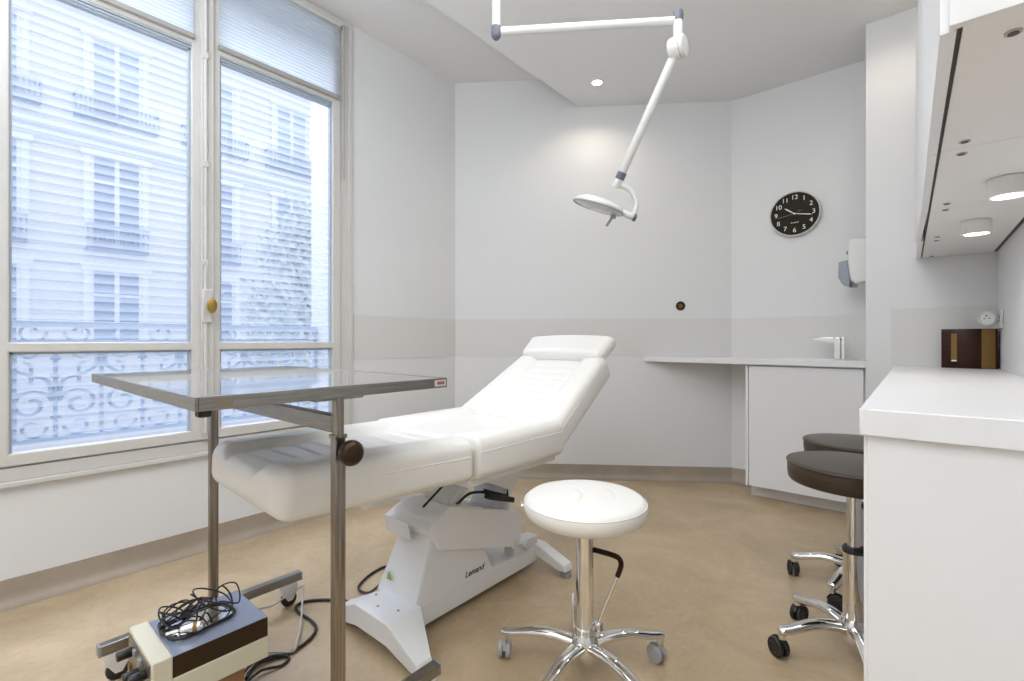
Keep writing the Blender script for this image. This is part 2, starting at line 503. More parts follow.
# ------------------------------------------------------------------ outside: railing
rail = thing('balcony_railing', 'ornate scrolled iron railing outside the lower part of the window', 'railing', (XL - .38, .8, .5))
RXx = XL - .38
bm = B(); box(bm, RXx - .022, RXx + .022, -.02, 1.64, 1.135, 1.165, .006); obj('handrail', bm, M_iron_haze, rail)
bm = B(); box(bm, RXx - .012, RXx + .012, -.02, 1.64, 1.06, 1.075, .003); box(bm, RXx - .012, RXx + .012, -.02, 1.64, .585, .605, .003); obj('cross_rail', bm, M_iron_haze, rail)
for y in (-.01, 1.63):
    bm = B(); box(bm, RXx - .012, RXx + .012, y - .01, y + .01, .5, 1.14, .003); obj('post', bm, M_iron_haze, rail)

def spiral(cy, cz, r0, r1, a0, a1, n=26):
    return [(RXx, cy + (r0 + (r1 - r0) * i / n) * math.cos(a0 + (a1 - a0) * i / n), cz + (r0 + (r1 - r0) * i / n) * math.sin(a0 + (a1 - a0) * i / n)) for i in range(n + 1)]
def scroll_panel(c):
    bm = B()
    R_ = .009
    for s in (-1, 1):
        # top row of small c-scrolls, big lyre curve, lower volutes
        tube(bm, [(q[0], c + s * (q[1] - c), q[2]) for q in spiral(c + .085, 1.112, .055, .018, PI, 2.9 * PI)], R_ * .7, 6)
        tube(bm, [(q[0], c + s * (q[1] - c), q[2]) for q in spiral(c + .085, 1.02, .055, .015, PI * .9, -1.4 * PI)], R_ * .8, 6)
        tube(bm, smooth_path([(RXx, c + s * .01, .79), (RXx, c + s * .03, .88), (RXx, c + s * .09, .905), (RXx, c + s * .15, .95), (RXx, c + s * .155, 1.03)], 6), R_, 6)
        tube(bm, [(q[0], c + s * (q[1] - c), q[2]) for q in spiral(c + .085, .765, .075, .02, PI * .95, -1.6 * PI)], R_, 6)
        tube(bm, [(q[0], c + s * (q[1] - c), q[2]) for q in spiral(c + .08, .655, .05, .02, PI * 1.0, 2.8 * PI)], R_ * .8, 6)
        tube(bm, smooth_path([(RXx, c + s * .085, .86), (RXx, c + s * .085, .95), (RXx, c + s * .11, .965)], 5), R_ * .8, 6)
    tube(bm, [(RXx, c, .60), (RXx, c, 1.07)], R_, 6)
    for z in (.70, .80, .90, .985): box(bm, RXx - .012, RXx + .012, c - .018, c + .018, z - .009, z + .009, .002)
    obj('scroll_panel', bm, M_iron_haze, rail, 65)
    bm = B(); box(bm, RXx - .009, RXx + .009, c + .162, c + .178, .60, 1.07, .002); obj('divider_bar', bm, M_iron_haze, rail)
for c in (-.011 + .34 * 0 + 0.0, .329, .669, 1.009, 1.349): scroll_panel(c if c > .05 else .02)

# ------------------------------------------------------------------ outside: street, building, tree
bm = B(); box(bm, -22, -3.4, -30, 45, -4.3, -4.2); o = struct('street', bm, M_street, smooth=0)
bld = thing('apartment_building', 'pale stone apartment building with balconies seen across the street through the window', 'building', (-16, 5, -4.2))
FX = -16.0
bm = B(); box(bm, FX - 1, FX, -22, 40, -4.2, 15); obj('facade_wall', bm, M_stone, bld, smooth=0)
bm = B()
for z in (6.15, 9.75, 2.95 - .0):
    if z > 5: box(bm, FX, FX + .28, -22, 40, z, z + .16, .03); box(bm, FX, FX + .14, -22, 40, z - .22, z, .03)
obj('cornice', bm, M_stone2, bld)
cols = [2.82 + 2.29 * k for k in range(-3, 9)]
for zi, (z0, z1, bal) in enumerate(((.9, 2.85, 0), (3.45, 5.75, 1), (6.75, 8.75, 2))):
    for y in cols:
        if y > 16: continue
        w = .53
        bm = B()
        box(bm, FX, FX + .10, y - w - .14, y - w, z0 - .05, z1 + .12, .01); box(bm, FX, FX + .10, y + w, y + w + .14, z0 - .05, z1 + .12, .01)
        box(bm, FX, FX + .16, y - w - .2, y + w + .2, z1, z1 + .16, .01)
        box(bm, FX, FX + .05, y - .05, y + .05, z0, z1); box(bm, FX, FX + .05, y - w, y - w + .07, z0, z1); box(bm, FX, FX + .05, y + w - .07, y + w, z0, z1)
        box(bm, FX, FX + .044, y - w + .07, y + w - .07, z1 - .65, z1 - .57)
        f = obj('window', bm, M_fframe, bld, smooth=0)
        bm = B(); box(bm, FX - .02, FX + .015, y - w, y + w, z0, z1)
        obj('window_glass', bm, M_curtain if zi == 2 else M_fwin, f, smooth=0)
        if bal:
            bm = B()
            bw = .62 if bal == 1 else .85
            d = .3
            zt = z0 + (.55 if bal == 1 else .45)
            box(bm, FX, FX + d, y - bw, y + bw, z0 - .10, z0 - .02)
            box(bm, FX + d - .04, FX + d, y - bw, y + bw, zt - .04, zt)
            box(bm, FX + d - .03, FX + d, y - bw, y + bw, z0 + .03, z0 + .06)
            n = int(bw * 2 / .09)
            for i in range(n + 1):
                yy = y - bw + .01 + (2 * bw - .02) * i / n
                box(bm, FX + d - .03, FX + d - .005, yy - .012, yy + .012, z0, zt)
                if i % 2 == 0: box(bm, FX + d - .025, FX + d - .01, yy - .035, yy + .035, z0 + .16, z0 + .26)
            for s in (-1, 1): box(bm, FX, FX + d, y + s * bw - .015, y + s * bw + .015, zt - .04, zt)
            obj('balcony', bm, M_iron, bld, smooth=0)

tree = thing('street_tree', 'leafy green tree in the street outside the right window sash', 'tree', (-9.3, 4.9, -4.2))
bm = B()
cl = []
for i in range(34):
    a = random.uniform(0, 2 * PI); rr = random.random() ** .5 * 1.35
    z = random.uniform(-.5, 3.6)
    k = 1 - max(0, (z - 1.5)) / 3.0
    cl.append(Vector((-9.3 + rr * k * math.cos(a), 4.9 + rr * k * math.sin(a) * 1.05, z)))
for i in range(6500):
    c = random.choice(cl)
    p_ = c + Vector((random.gauss(0, .24), random.gauss(0, .24), random.gauss(0, .22)))
    s = random.uniform(.05, .095)
    u = Vector((random.uniform(-1, 1), random.uniform(-1, 1), random.uniform(-1, 1))).normalized()
    v = u.orthogonal().normalized()
    q = [p_ - u * s, p_ + v * s * .5, p_ + u * s, p_ - v * s * .5]
    bm.faces.new([bm.verts.new(x) for x in q])
obj('crown', bm, M_leaf, tree, smooth=0)
bm = B()
tube(bm, smooth_path([(-9.3, 4.9, -4.2), (-9.28, 4.93, -2), (-9.32, 4.88, 0), (-9.3, 4.9, 2.2)], 5), [.16 - .0075 * i for i in range(16)], 8)
for a in range(6):
    an = a * 1.05; tube(bm, [(-9.3, 4.9, -.6 + .35 * a), (-9.3 + .5 * math.cos(an), 4.9 + .5 * math.sin(an), .1 + .35 * a), (-9.3 + .9 * math.cos(an), 4.9 + .9 * math.sin(an), .8 + .35 * a)], [.05, .03, .012], 6)
obj('trunk', bm, M_trunk, tree)

# ------------------------------------------------------------------ treatment couch
couch = thing('treatment_couch', 'white padded adjustable treatment couch with raised backrest on white pedestal', 'treatment couch', (-1.45, 1.4, 0))
XC = -1.45
def cushion(bm, L, W0, W1, Tm, bw, bh, re0, re1, ribs, M, rt=.042, rb=.03, dome=.004, step=.005):
    ny = max(12, int(L / step))
    rings = []
    def sm(t):
        t = min(1, max(0, t)); return t * t * (3 - 2 * t)
    for i in range(ny + 1):
        y = L * i / ny
        if y < re0: a = re0 * (1 - math.sqrt(max(0, 1 - ((re0 - y) / re0) ** 2)))
        elif y > L - re1: a = re1 * (1 - math.sqrt(max(0, 1 - ((y - L + re1) / re1) ** 2)))
        else: a = 0
        W = W0 + (W1 - W0) * y / L
        H = Tm + bh
        pts = []
        hw = W / 2
        for k in range(5):
            pts.append((-hw + rb + (W - 2 * rb) * k / 4, 0))
        for k in range(1, 5):
            an = -PI / 2 + PI / 2 * k / 4; pts.append((hw - rb + rb * math.cos(an), rb + rb * math.sin(an)))
        for k in range(0, 7):
            an = PI / 2 * k / 6; pts.append((hw - rt + rt * math.cos(an), H - rt + rt * math.sin(an)))
        N = 40
        for k in range(1, N):
            x = (hw - rt) - 2 * (hw - rt) * k / N
            ax = abs(x)
            b = sm((ax - (hw - bw)) / .05) if bw else 1
            z = Tm + bh * b + dome * (1 - (x / hw) ** 2)
            if bw: z -= .008 * math.exp(-((ax - (hw - bw)) / .007) ** 2)
            inside = 1 - sm((ax - (hw - bw) + .02) / .02) if bw else 1
            for yr in ribs: z -= .0055 * inside * math.exp(-((y - yr) / .006) ** 2)
            pts.append((x, z))
        for k in range(0, 7):
            an = PI / 2 + PI / 2 * k / 6; pts.append((-hw + rt + rt * math.cos(an), H - rt + rt * math.sin(an)))
        for k in range(0, 4):
            an = PI + PI / 2 * k / 4; pts.append((-hw + rb + rb * math.cos(an), rb + rb * math.sin(an)))
        zc = H / 2
        ring = []
        for (x, z) in pts:
            x2 = x * (hw - a) / hw; z2 = zc + (z - zc) * (zc - a) / zc
            ring.append(bm.verts.new(M @ Vector((x2, y, z2))))
        rings.append(ring)
    n = len(rings[0])
    for A, D in zip(rings, rings[1:]):
        for k in range(n): bm.faces.new((A[k], A[(k + 1) % n], D[(k + 1) % n], D[k]))
    bm.faces.new(rings[0][::-1]); bm.faces.new(rings[-1])

def piping(L, W0, W1, z, re0, re1, M, par):
    for sd_ in (-1, 1):
        bm = B()
        tube(bm, [M @ Vector((sd_ * (W0 + (W1 - W0) * t) / 2, re0 + (L - re0 - re1) * t, z)) for t in [i / 14 for i in range(15)]], .0020, 6)
        obj('piping', bm, M_leather, par, 80)
# leg section
M1 = T(XC - .026, .525, .606) @ RZ(-2.3) @ RX(-1.3)
bm = B(); cushion(bm, .635, .545, .625, .117, .15, .024, .05, .018, [.06 + .072 * k for k in range(8)], M1)
leg = obj('leg_cushion', bm, M_leather, couch, smooth=60)
piping(.635, .545, .625, .085, .045, .02, M1, leg)
# seat section
M2 = T(XC, 1.163, .585)
bm = B(); cushion(bm, .53, .625, .635, .130, .15, .024, .02, .03, [], M2)
seat = obj('seat_cushion', bm, M_leather, couch, smooth=60)
piping(.53, .625, .635, .10, .02, .03, M2, seat)
# back section
M3 = T(XC, 1.672, .596) @ RX(29.5)
bm = B(); cushion(bm, .60, .63, .54, .112, .14, .022, .03, .04, [.10 + .055 * k for k in range(9)], M3)
back = obj('back_cushion', bm, M_leather, couch, smooth=60)
piping(.60, .63, .54, .09, .03, .05, M3, back)
# head rest
M4 = T(XC + .005, 2.110, .940) @ RX(36)
bm = B(); cushion(bm, .175, .505, .545, .078, 0, 0, .034, .036, [], M4, rt=.034, rb=.034, dome=.012)
hr = obj('headrest', bm, M_leather, couch, smooth=60)
bm = B()
for s in (-.12, .12): tube(bm, [M3 @ Vector((s, .52, .03)), M3 @ Vector((s, .60, .03)), M4 @ Vector((s, .08, .02))], .009, 8)
obj('headrest_bar', bm, M_chrome, couch, 60)
# seat stitched flap at the hinge
bm = B(); box(bm, -.16, .16, -.035, .03, -.006, .008, .004, M=T(XC, 1.655, .722) @ RX(8)); obj('hinge_flap', bm, M_leather, couch)
# steel sub frame under the cushions
bm = B()
box(bm, XC - .20, XC + .20, .80, 1.14, .562, .590, .006, M=None)
box(bm, XC - .27, XC + .27, 1.16, 1.68, .556, .588, .006)
box(bm, -.24, .24, .02, .54, -.026, .003, .006, M=M3)
obj('support_frame', bm, M_whitemetal, couch)
# pedestal
bm = B()
prism(bm, [(.98, .085), (1.09, .085), (1.09, .03), (1.80, .03), (1.80, .085), (1.80, .098), (1.48, .105), (1.09, .112), (.98, .10)], XC - .09, XC + .085, 'x', .004)
ped = obj('base_rail', bm, M_whitemetal, couch)
# near cross foot: a wide folded hood sloping to both ends
bm = B()
prism(bm, [(XC - .26, .022), (XC - .24, .055), (XC - .10, .118), (XC + .10, .118), (XC + .255, .045), (XC + .262, .012), (XC + .22, .012), (XC + .09, .04), (XC - .09, .04), (XC - .22, .012), (XC - .25, .012)], .945, 1.095, 'y', .005)
for v in bm.verts:
    tt = min(1, max(0, (abs(v.co.x - XC) - .09) / .16)); v.co.y = .945 + (v.co.y - .945) * (1 - .58 * tt)
obj('cross_foot', bm, M_whitemetal, couch)
bm = B()
prism(bm, [(XC - .26, .035), (XC - .10, .115), (XC + .10, .115), (XC + .25, .06), (XC + .26, .03), (XC + .21, .028), (XC + .09, .06), (XC - .09, .05), (XC - .22, .025)], 1.775, 1.835, 'y', .006)
obj('cross_foot', bm, M_whitemetal, couch)
for (x, y) in ((XC - .235, 1.01), (XC + .235, 1.01), (XC - .235, 1.805), (XC + .24, 1.805)):
    bm = B(); lathe(bm, [(0, 0), (.024, 0), (.026, .006), (.024, .022), (.014, .026), (0, .027)], 20, T(x, y, 0)); obj('rubber_foot', bm, M_greypl, couch)
# trapezoid tower
bm = B()
def frustum(bm, lo, hi, z0, z1, bev=.004):
    vs = [bm.verts.new((x, y, z)) for (x0, x1, y0, y1), z in ((lo, z0), (hi, z1)) for x, y in ((x0, y0), (x1, y0), (x1, y1), (x0, y1))]
    fs = [bm.faces.new([vs[i] for i in q]) for q in ((3, 2, 1, 0), (4, 5, 6, 7), (0, 1, 5, 4), (1, 2, 6, 5), (2, 3, 7, 6), (3, 0, 4, 7))]
    bmesh.ops.bevel(bm, geom=list({e for f in fs for e in f.edges}), offset=bev, segments=2, affect='EDGES')
frustum(bm, (XC - .155, XC + .084, 1.075, 1.49), (XC - .10, XC + .078, 1.165, 1.36), .10, .36)
tow = obj('tower', bm, M_whitemetal, couch)
bm = text_bm('Lemand', .034, .0006, T(XC + .0845, 1.375, .135) @ RZ(90) @ RX(88), shear=.3)
obj('lettering', bm, M_dialblack, tow, label='dark brand lettering', smooth=0)
# green sticker
bm = B(); prism(bm, [(-1.552, .155), (-1.528, .155), (-1.54, .185)], 1.084, 1.089, 'y'); obj('sticker', bm, mat('green_sticker', (.35, .5, .1), .5), tow, smooth=0, label='small green and yellow triangular sticker')
# arm housing: sloping hooded box
bm = B()
hp = [(1.125, .385), (1.15, .405), (1.225, .435), (1.62, .318), (1.665, .285), (1.66, .205), (1.635, .150), (1.18, .287)]
prism(bm, hp, XC - .135, XC + .098, 'x', .004)
hs = obj('arm_housing', bm, M_whitemetal, couch)
bm = B()
prism(bm, [(1.11, .382), (1.225, .440), (1.40, .392), (1.40, .386), (1.225, .433), (1.118, .376)], XC - .15, XC + .105, 'x', .002)
prism(bm, [(1.107, .384), (1.112, .384), (1.122, .320), (1.117, .320)], XC - .15, XC + .0, 'x')
obj('housing_hood', bm, M_whitemetal, hs)
# lift bracket to the seat frame
bm = B()
prism(bm, [(1.50, .562), (1.70, .562), (1.69, .46), (1.62, .40), (1.45, .475)], XC + .06, XC + .072, 'x', .002)
prism(bm, [(1.50, .562), (1.70, .562), (1.69, .46), (1.62, .40), (1.45, .475)], XC - .11, XC - .098, 'x', .002)
prism(bm, [(1.20, .40), (1.30, .42), (1.60, .56), (1.48, .56)], XC - .09, XC + .05, 'x', .004)
prism(bm, [(1.50, .30), (1.62, .28), (1.66, .44), (1.58, .47)], XC - .09, XC + .05, 'x', .004)
obj('lift_bracket', bm, M_whitemetal, couch)
bm = B()
cyl(bm, (XC + .0, 1.61, .17), (XC + .10, 1.61, .17), .022, 16, .003); box(bm, XC + .02, XC + .085, 1.63, 1.80, .098, .150, .005); cyl(bm, (XC + .05, 1.70, .135), (XC + .105, 1.70, .135), .018, 16, .003)
obj('pivot', bm, M_cast_w, couch)
bm = B()
tube(bm, smooth_path([(XC + .06, 1.30, .418), (XC + .05, 1.38, .44), (XC + .07, 1.46, .43), (XC + .09, 1.52, .405)], 6), .006, 8)
tube(bm, smooth_path([(XC + .05, 1.14, .45), (XC + .03, 1.24, .49), (XC + .04, 1.34, .56)], 6), .0045, 8)
box(bm, -.018, .018, -.085, .085, -.012, .012, .005, M=T(XC + .075, 1.54, .388) @ RX(-19))
prism(bm, [(1.45, .425), (1.455, .445), (1.60, .385), (1.605, .41), (1.61, .36)], XC + .06, XC + .066, 'x')
obj('actuator_cable', bm, M_black, couch, 50)
for (x, y, z) in ((XC - .02, .99, .119), (XC + .06, 1.02, .119), (XC - .09, 1.03, .119)):
    bm = B(); lathe(bm, [(0, -.003), (.005, -.003), (.004, .0015), (0, .002)], 12, T(x, y, z)); obj('screw', bm, M_greypl, couch)

# ------------------------------------------------------------------ stools
def make_stool(name, label, loc, seat_r, z0, z1, black, R_, ang0, collar, group=None, whl=M_caster):
    t = thing(name, label, 'stool', (0, 0, 0), group)
    lm = M_leather_b if black else M_leather
    ex = Vector((.763, .647, 0))
    def disp(x, y):
        if black: return 0
        r = math.hypot(x, y)
        if r > seat_r * .80: return 0
        d = 0; pr = x * ex.x + y * ex.y; qr = -x * ex.y + y * ex.x
        for c, rad in ((-.125, .115), (-.02, .115)):
            dd = math.hypot(pr - c, qr) - rad
            if pr > c + .02:
                d -= .0035 * math.exp(-(dd / .0045) ** 2)
                if dd < 0: d += .002 * math.exp(dd / .02)
        return d * min(1, (seat_r * .80 - r) / .02)
    h = z1 - z0; r = seat_r
    prof = [(0, z0), (r * .75, z0), (r * .86, z0 + h * .05), (r * .95, z0 + h * .18), (r * .995, z0 + h * .40), (r, z0 + h * .55), (r * .992, z0 + h * .68), (r * .965, z0 + h * .80), (r * .92, z0 + h * .88)]
    if black: prof = [(0, z0), (r * .90, z0), (r * .965, z0 + h * .04), (r * .985, z0 + h * .12), (r, z0 + h * .45), (r * .995, z0 + h * .78), (r * .985, z0 + h * .84), (r * .96, z0 + h * .885), (r * .92, z0 + h * .91)]
    for k in range(1, 31):
        f = 1 - k / 30
        prof.append((r * .92 * f, z0 + h * (.88 if not black else .91) + h * (.12 if not black else .09) * (1 - f * f)))
    bm = B(); lathe(bm, prof, 96, None, disp)
    st = obj('seat', bm, lm, t, smooth=60)
    bm = B()
    zp = z0 + h * (.72 if not black else .83); rp = r * (.985 if not black else .997)
    tube(bm, [(rp * math.cos(a), rp * math.sin(a), zp) for a in [2 * PI * i / 64 for i in range(64)]], .0022 if not black else .0035, 6, True)
    obj('piping', bm, lm, st, 80)
    bm = B(); lathe(bm, [(0, z0 - .012), (.075, z0 - .012), (.085, z0 - .004), (.085, z0 + .002), (0, z0 + .002)], 32); obj('seat_plate', bm, M_black if black else M_chrome, t)
    if black:
        bm = B(); cyl(bm, (0, 0, collar - .03), (0, 0, z0 - .01), .020, 28); obj('piston', bm, M_chrome, t)
        bm = B(); lathe(bm, [(0, collar - .012), (.033, collar - .012), (.034, collar), (.027, collar + .008), (0, collar + .008)], 32); obj('collar', bm, M_black, t)
        bm = B(); lathe(bm, [(0, .085), (.031, .085), (.030, .14), (.031, .16), (.031, collar - .01), (0, collar - .01)], 32); obj('column', bm, M_chrome, t)
        bm = B(); tube(bm, smooth_path([(.03, .05, z0 - .015), (.05, .08, z0 - .03), (.07, .115, z0 - .03)], 5), .005, 8); obj('height_lever', bm, M_black, t)
    else:
        bm = B(); lathe(bm, [(0, .085), (.030, .085), (.031, .165), (.028, .170), (.0285, .50), (0, .50)], 36); obj('column', bm, M_chrome, t)
    # hub
    bm = B(); lathe(bm, [(0, .065), (.030, .065), (.042, .085), (.045, .11), (.040, .135), (.033, .148), (0, .148)], 36); obj('hub', bm, M_chrome, t)
    for k in range(5):
        a = math.radians(ang0 + 72 * k); c, s = math.cos(a), math.sin(a)
        ts = [0, .12, .25, .4, .55, .7, .82, .92, .98, 1]
        L0 = .025; L1 = R_ + .012
        pts = []; rad = []
        for q in ts:
            rr = L0 + (L1 - L0) * q
            z = .112 + .012 * math.sin(PI * min(1, q * 1.25)) - .020 * q ** 2
            pts.append((rr * c, rr * s, z)); rad.append((.024 - (.003 if black else .008) * q) if q < .9 else ((.016 if q < .95 else .0145 if q < .99 else .008) * (1.3 if black else 1)))
        bm = B(); tube(bm, pts, rad, 16, flat=.72)
        # drop boss above the caster
        cyl(bm, (R_ * c, R_ * s, .066), (R_ * c, R_ * s, .098), .0125, 16, .002)
        lg = obj('leg', bm, M_chrome, t, smooth=60)
        # twin-wheel caster, trailing sideways
        ca = a + (1.9 if k % 2 else -1.3)
        Mx = T(R_ * c, R_ * s, 0) @ Matrix.Rotation(ca, 4, 'Z') @ T(.014, 0, 0)
        bm = B(); wr = .032 if black else .029
        for sd in (-1, 1):
            lathe(bm, [(0, 0), (wr * .5, 0), (wr * .92, .002), (wr, .005), (wr, .013), (wr * .92, .016), (0, .016)], 28, Mx @ T(0, sd * .0125 - .008, wr) @ RX(-90))
        obj('caster_wheel', bm, M_rubber if black else whl, lg)
        bm = B()
        # hood over the wheels
        hpz = [(wr * 1.12 * math.cos(u), wr + wr * 1.12 * math.sin(u)) for u in [math.radians(-10 + 12.5 * i) for i in range(15)]] 
        hpz += [(wr * .55 * math.cos(u), wr + wr * .55 * math.sin(u)) for u in [math.radians(165 - 25 * i) for i in range(7)]]
        prism(bm, hpz, -.0042, .0042, 'y', 0, Mx)
        cyl(bm, Mx @ Vector((-.014, 0, .05)), Mx @ Vector((-.014, 0, .07)), .009, 14)
        if black:
            for sd in (-1, 1): tube(bm, [Mx @ Vector((.017 * math.cos(u), sd * .0212, wr + .017 * math.sin(u))) for u in [2 * PI * i / 20 for i in range(20)]], .0022, 6, True)
        obj('caster_fork', bm, M_caster if not black else M_black, lg)
    if not black:
        bm = B()
        e2 = Vector((-.647, .763, 0))
        P_ = lambda r_, f_, z_: tuple(ex * r_ + e2 * f_ + Vector((0, 0, z_)))
        tube(bm, smooth_path([P_(.040, 0, .155), P_(.043, 0, .175), P_(.075, .005, .25), P_(.108, .01, .325)], 6), .0055, 10)
        box(bm, -.012, .012, -.012, .012, -.014, .014, .003, M=T(*P_(.042, 0, .165)))
        tube(bm, smooth_path([P_(-.035, 0, .16), P_(-.037, .005, .23), P_(-.034, .02, .26)], 5), .004, 8)
        fl = obj('foot_lever', bm, M_chrome, t, 50)
        bm = B()
        tube(bm, smooth_path([P_(.105, .01, .318), P_(.117, .011, .352), P_(.113, .012, .372), P_(.098, .015, .382), P_(.06, .025, .390), P_(.02, .04, .393), P_(-.02, .038, .39)], 6), .0085, 12)
        obj('lever_grip', bm, M_box, fl, 50)
        bm = B(); v = -ex * (seat_r * .985); cyl(bm, (v.x, v.y, z0 + .038), (v.x * 1.06, v.y * 1.06, z0 + .040), .008, 14, .002)
        cyl(bm, (v.x * 1.02, v.y * 1.02, z0 + .030), (v.x * 1.06, v.y * 1.06, z0 + .052), .004, 10)
        obj('side_clip', bm, M_chrome, t)
    t.location = loc
    return t
make_stool('swivel_stool', 'white padded round stool on five chrome legs in front of couch', (-.798, 1.297, 0), .193, .507, .588, False, .272, 200, .3)
bs = make_stool('swivel_stool', 'black padded round stool half under the desk, nearer the desk end panel', (-.157, 1.945, 0), .193, .592, .668, True, .23, 216, .378)
far_stool = dup(bs, (-.192, 2.49, 0), math.radians(-33), 'black padded round stool behind the nearer black stool, towards the sink cabinet')

for ch in far_stool.children:
    if ch.name.startswith('seat'): ch.location.z -= .02       # this stool is set slightly lower
    if ch.name.startswith('height_lever'): ch.location.z -= .02

# ------------------------------------------------------------------ over-bed table
tab = thing('overbed_table', 'steel wheeled over-bed table with glossy grey top in front of window', 'table', (-1.5, .615, 0))
TX0, TX1, TY0, TY1, TZ = -2.0, -1.01, .29, .908, .965
bm = B(); box(bm, TX0 + .004, TX1 - .004, TY0 + .004, TY1 - .004, TZ - .012, TZ - .0008, .002); obj('tabletop', bm, M_tabletop, tab)
bm = B()
e = .006
box(bm, TX0, TX1, TY0, TY0 + e, TZ - .027, TZ, .0015); box(bm, TX0, TX1, TY1 - e, TY1, TZ - .027, TZ, .0015)
box(bm, TX0, TX0 + e, TY0 + e, TY1 - e, TZ - .027, TZ, .0015); box(bm, TX1 - e, TX1, TY0 + e, TY1 - e, TZ - .027, TZ, .0015)
edge = obj('edge_frame', bm, M_steel_b, tab)
bm = B(); box(bm, TX1 - .0005, TX1 + .001, .862, .902, TZ - .022, TZ - .005); lb = obj('sticker', bm, M_label, edge, smooth=0, label='small white sticker with red print')
bm = B(); box(bm, TX1 + .0006, TX1 + .0016, .870, .896, TZ - .017, TZ - .009); obj('sticker_print', bm, M_labelr, lb, smooth=0)
bm = B(); box(bm, TX1 - .0005, TX1 + .0008, .325, .355, TZ - .022, TZ - .004); obj('tape_mark', bm, mat('brown_tape', (.24, .20, .15), .5), edge, smooth=0, label='worn brown tape mark')
bm = B(); box(bm, TX0 + .06, TX1 - .06, .55, .68, TZ - .040, TZ - .012, .003); obj('under_plate', bm, M_steel, tab)
bm = B(); box(bm, TX1 - .045, TX1 - .02, TY0 + .012, TY0 + .035, TZ - .042, TZ - .012, .004); obj('bumper', bm, M_rubber, tab)
LY = .612
for x in (-1.93, -1.076):
    bm = B(); box(bm, x - .0105, x + .0105, LY - .0105, LY + .0105, .55, TZ - .03, .002); obj('inner_tube', bm, M_steel_v, tab)
    bm = B(); box(bm, x - .0135, x + .0135, LY - .0135, LY + .0135, .12, .835, .003); lg = obj('leg', bm, M_steel_v, tab)
    bm = B(); box(bm, x - .016, x + .016, LY - .016, LY + .016, .832, .842, .002); obj('collar', bm, M_steel_v, lg)
    bm = B(); box(bm, x - .016, x + .016, LY - .315, LY + .315, .092, .125, .003); bs_ = obj('base_beam', bm, M_steel_b, tab)
    bm = B()
    bm.free()
    for s in (-1, 1):
        bm = B(); box(bm, x - .0165, x + .0165, LY + s * .315 - .004, LY + s * .315 + .004, .0915, .1255, .002); obj('end_cap', bm, M_greypl, bs_)
    for s in (-1, 1):
        y = LY + s * .27
        bm = B()
        prism(bm, [(y - .030, .090), (y + .028, .090), (y + .030, .060), (y + .010, .025), (y - .008, .025), (y - .030, .060)], x - .016, x - .0125, 'x')
        prism(bm, [(y - .030, .090), (y + .028, .090), (y + .030, .060), (y + .010, .025), (y - .008, .025), (y - .030, .060)], x + .0125, x + .016, 'x')
        box(bm, x - .0175, x + .0175, y - .031, y + .029, .052, .0915, .004)
        f = obj('caster_fork', bm, M_cast_w, bs_)
        bm = B(); cyl(bm, (x - .010, y, .030), (x + .010, y, .030), .030, 26, .004); obj('caster_wheel', bm, M_rubber, f)
# link rail and clamp knob
bm = B(); box(bm, -1.93, -1.085, LY - .013, LY + .013, .845, .888, .003); obj('cross_rail', bm, M_steel_b, tab)
bm = B()
kx = -1.0625
lathe(bm, [(0, 0), (.008, 0), (.008, .020), (.022, .022), (.029, .030), (.031, .040), (.029, .050), (.022, .057), (.010, .060), (0, .0605)], 32, T(kx, LY + .003, .803) @ RY(90))
kn = obj('clamp_knob', bm, M_bronze, tab)

# ------------------------------------------------------------------ electronic unit by the table
DX0, DX1, DY0, DY1 = -1.712, -1.468, .328, .612
bm = B(); box(bm, DX0 + .02, DX1 - .015, DY0 + .03, DY1 - .06, 0, .128, .004)
tag(obj('wooden_stand', bm, M_wood), 'low brown wooden box stand under the beige electronic unit', 'stand')
dev = thing('electrosurgical_unit', 'beige and dark brown electronic unit with black knobs under the table', 'medical device', ((DX0 + DX1) / 2, (DY0 + DY1) / 2, .129))
bm = B(); box(bm, DX0 + .004, DX1 - .004, DY0 + .045, DY1, .190, .248, .003); obj('top_cover', bm, [M_devtop_sheen, M_devside], dev)
me = dev.children[0].data
for p in me.polygons: p.material_index = 0 if p.normal.z > .5 else 1  # upward faces take the painted reflection colour
bm = B(); box(bm, DX0, DX1, DY0 + .045, DY1, .130, .191, .003); obj('lower_case', bm, M_cream, dev)
bm = B(); box(bm, DX0, DX1, DY0, DY0 + .045, .130, .252, .004); fp = obj('front_panel', bm, M_cream, dev)
bm = B(); box(bm, DX0 + .012, DX1 - .012, DY0 - .002, DY0 + .001, .14, .242); obj('control_plate', bm, M_steel, fp, smooth=0)
for (x, z) in ((DX0 + .05, .205), (DX0 + .115, .175), (DX0 + .19, .205)):
    bm = B(); cyl(bm, (x, DY0 - .002, z), (x, DY0 - .036, z), .013, 20, .003); obj('knob', bm, M_black, fp)
for i, (x, z) in enumerate(((DX0 + .04, .16), (DX0 + .09, .22), (DX0 + .15, .22))):
    bm = B(); box(bm, x - .01, x + .01, DY0 - .008, DY0 - .001, z - .008, z + .008, .002); obj('switch', bm, [M_gold, M_greypl, M_greypl][i], fp)
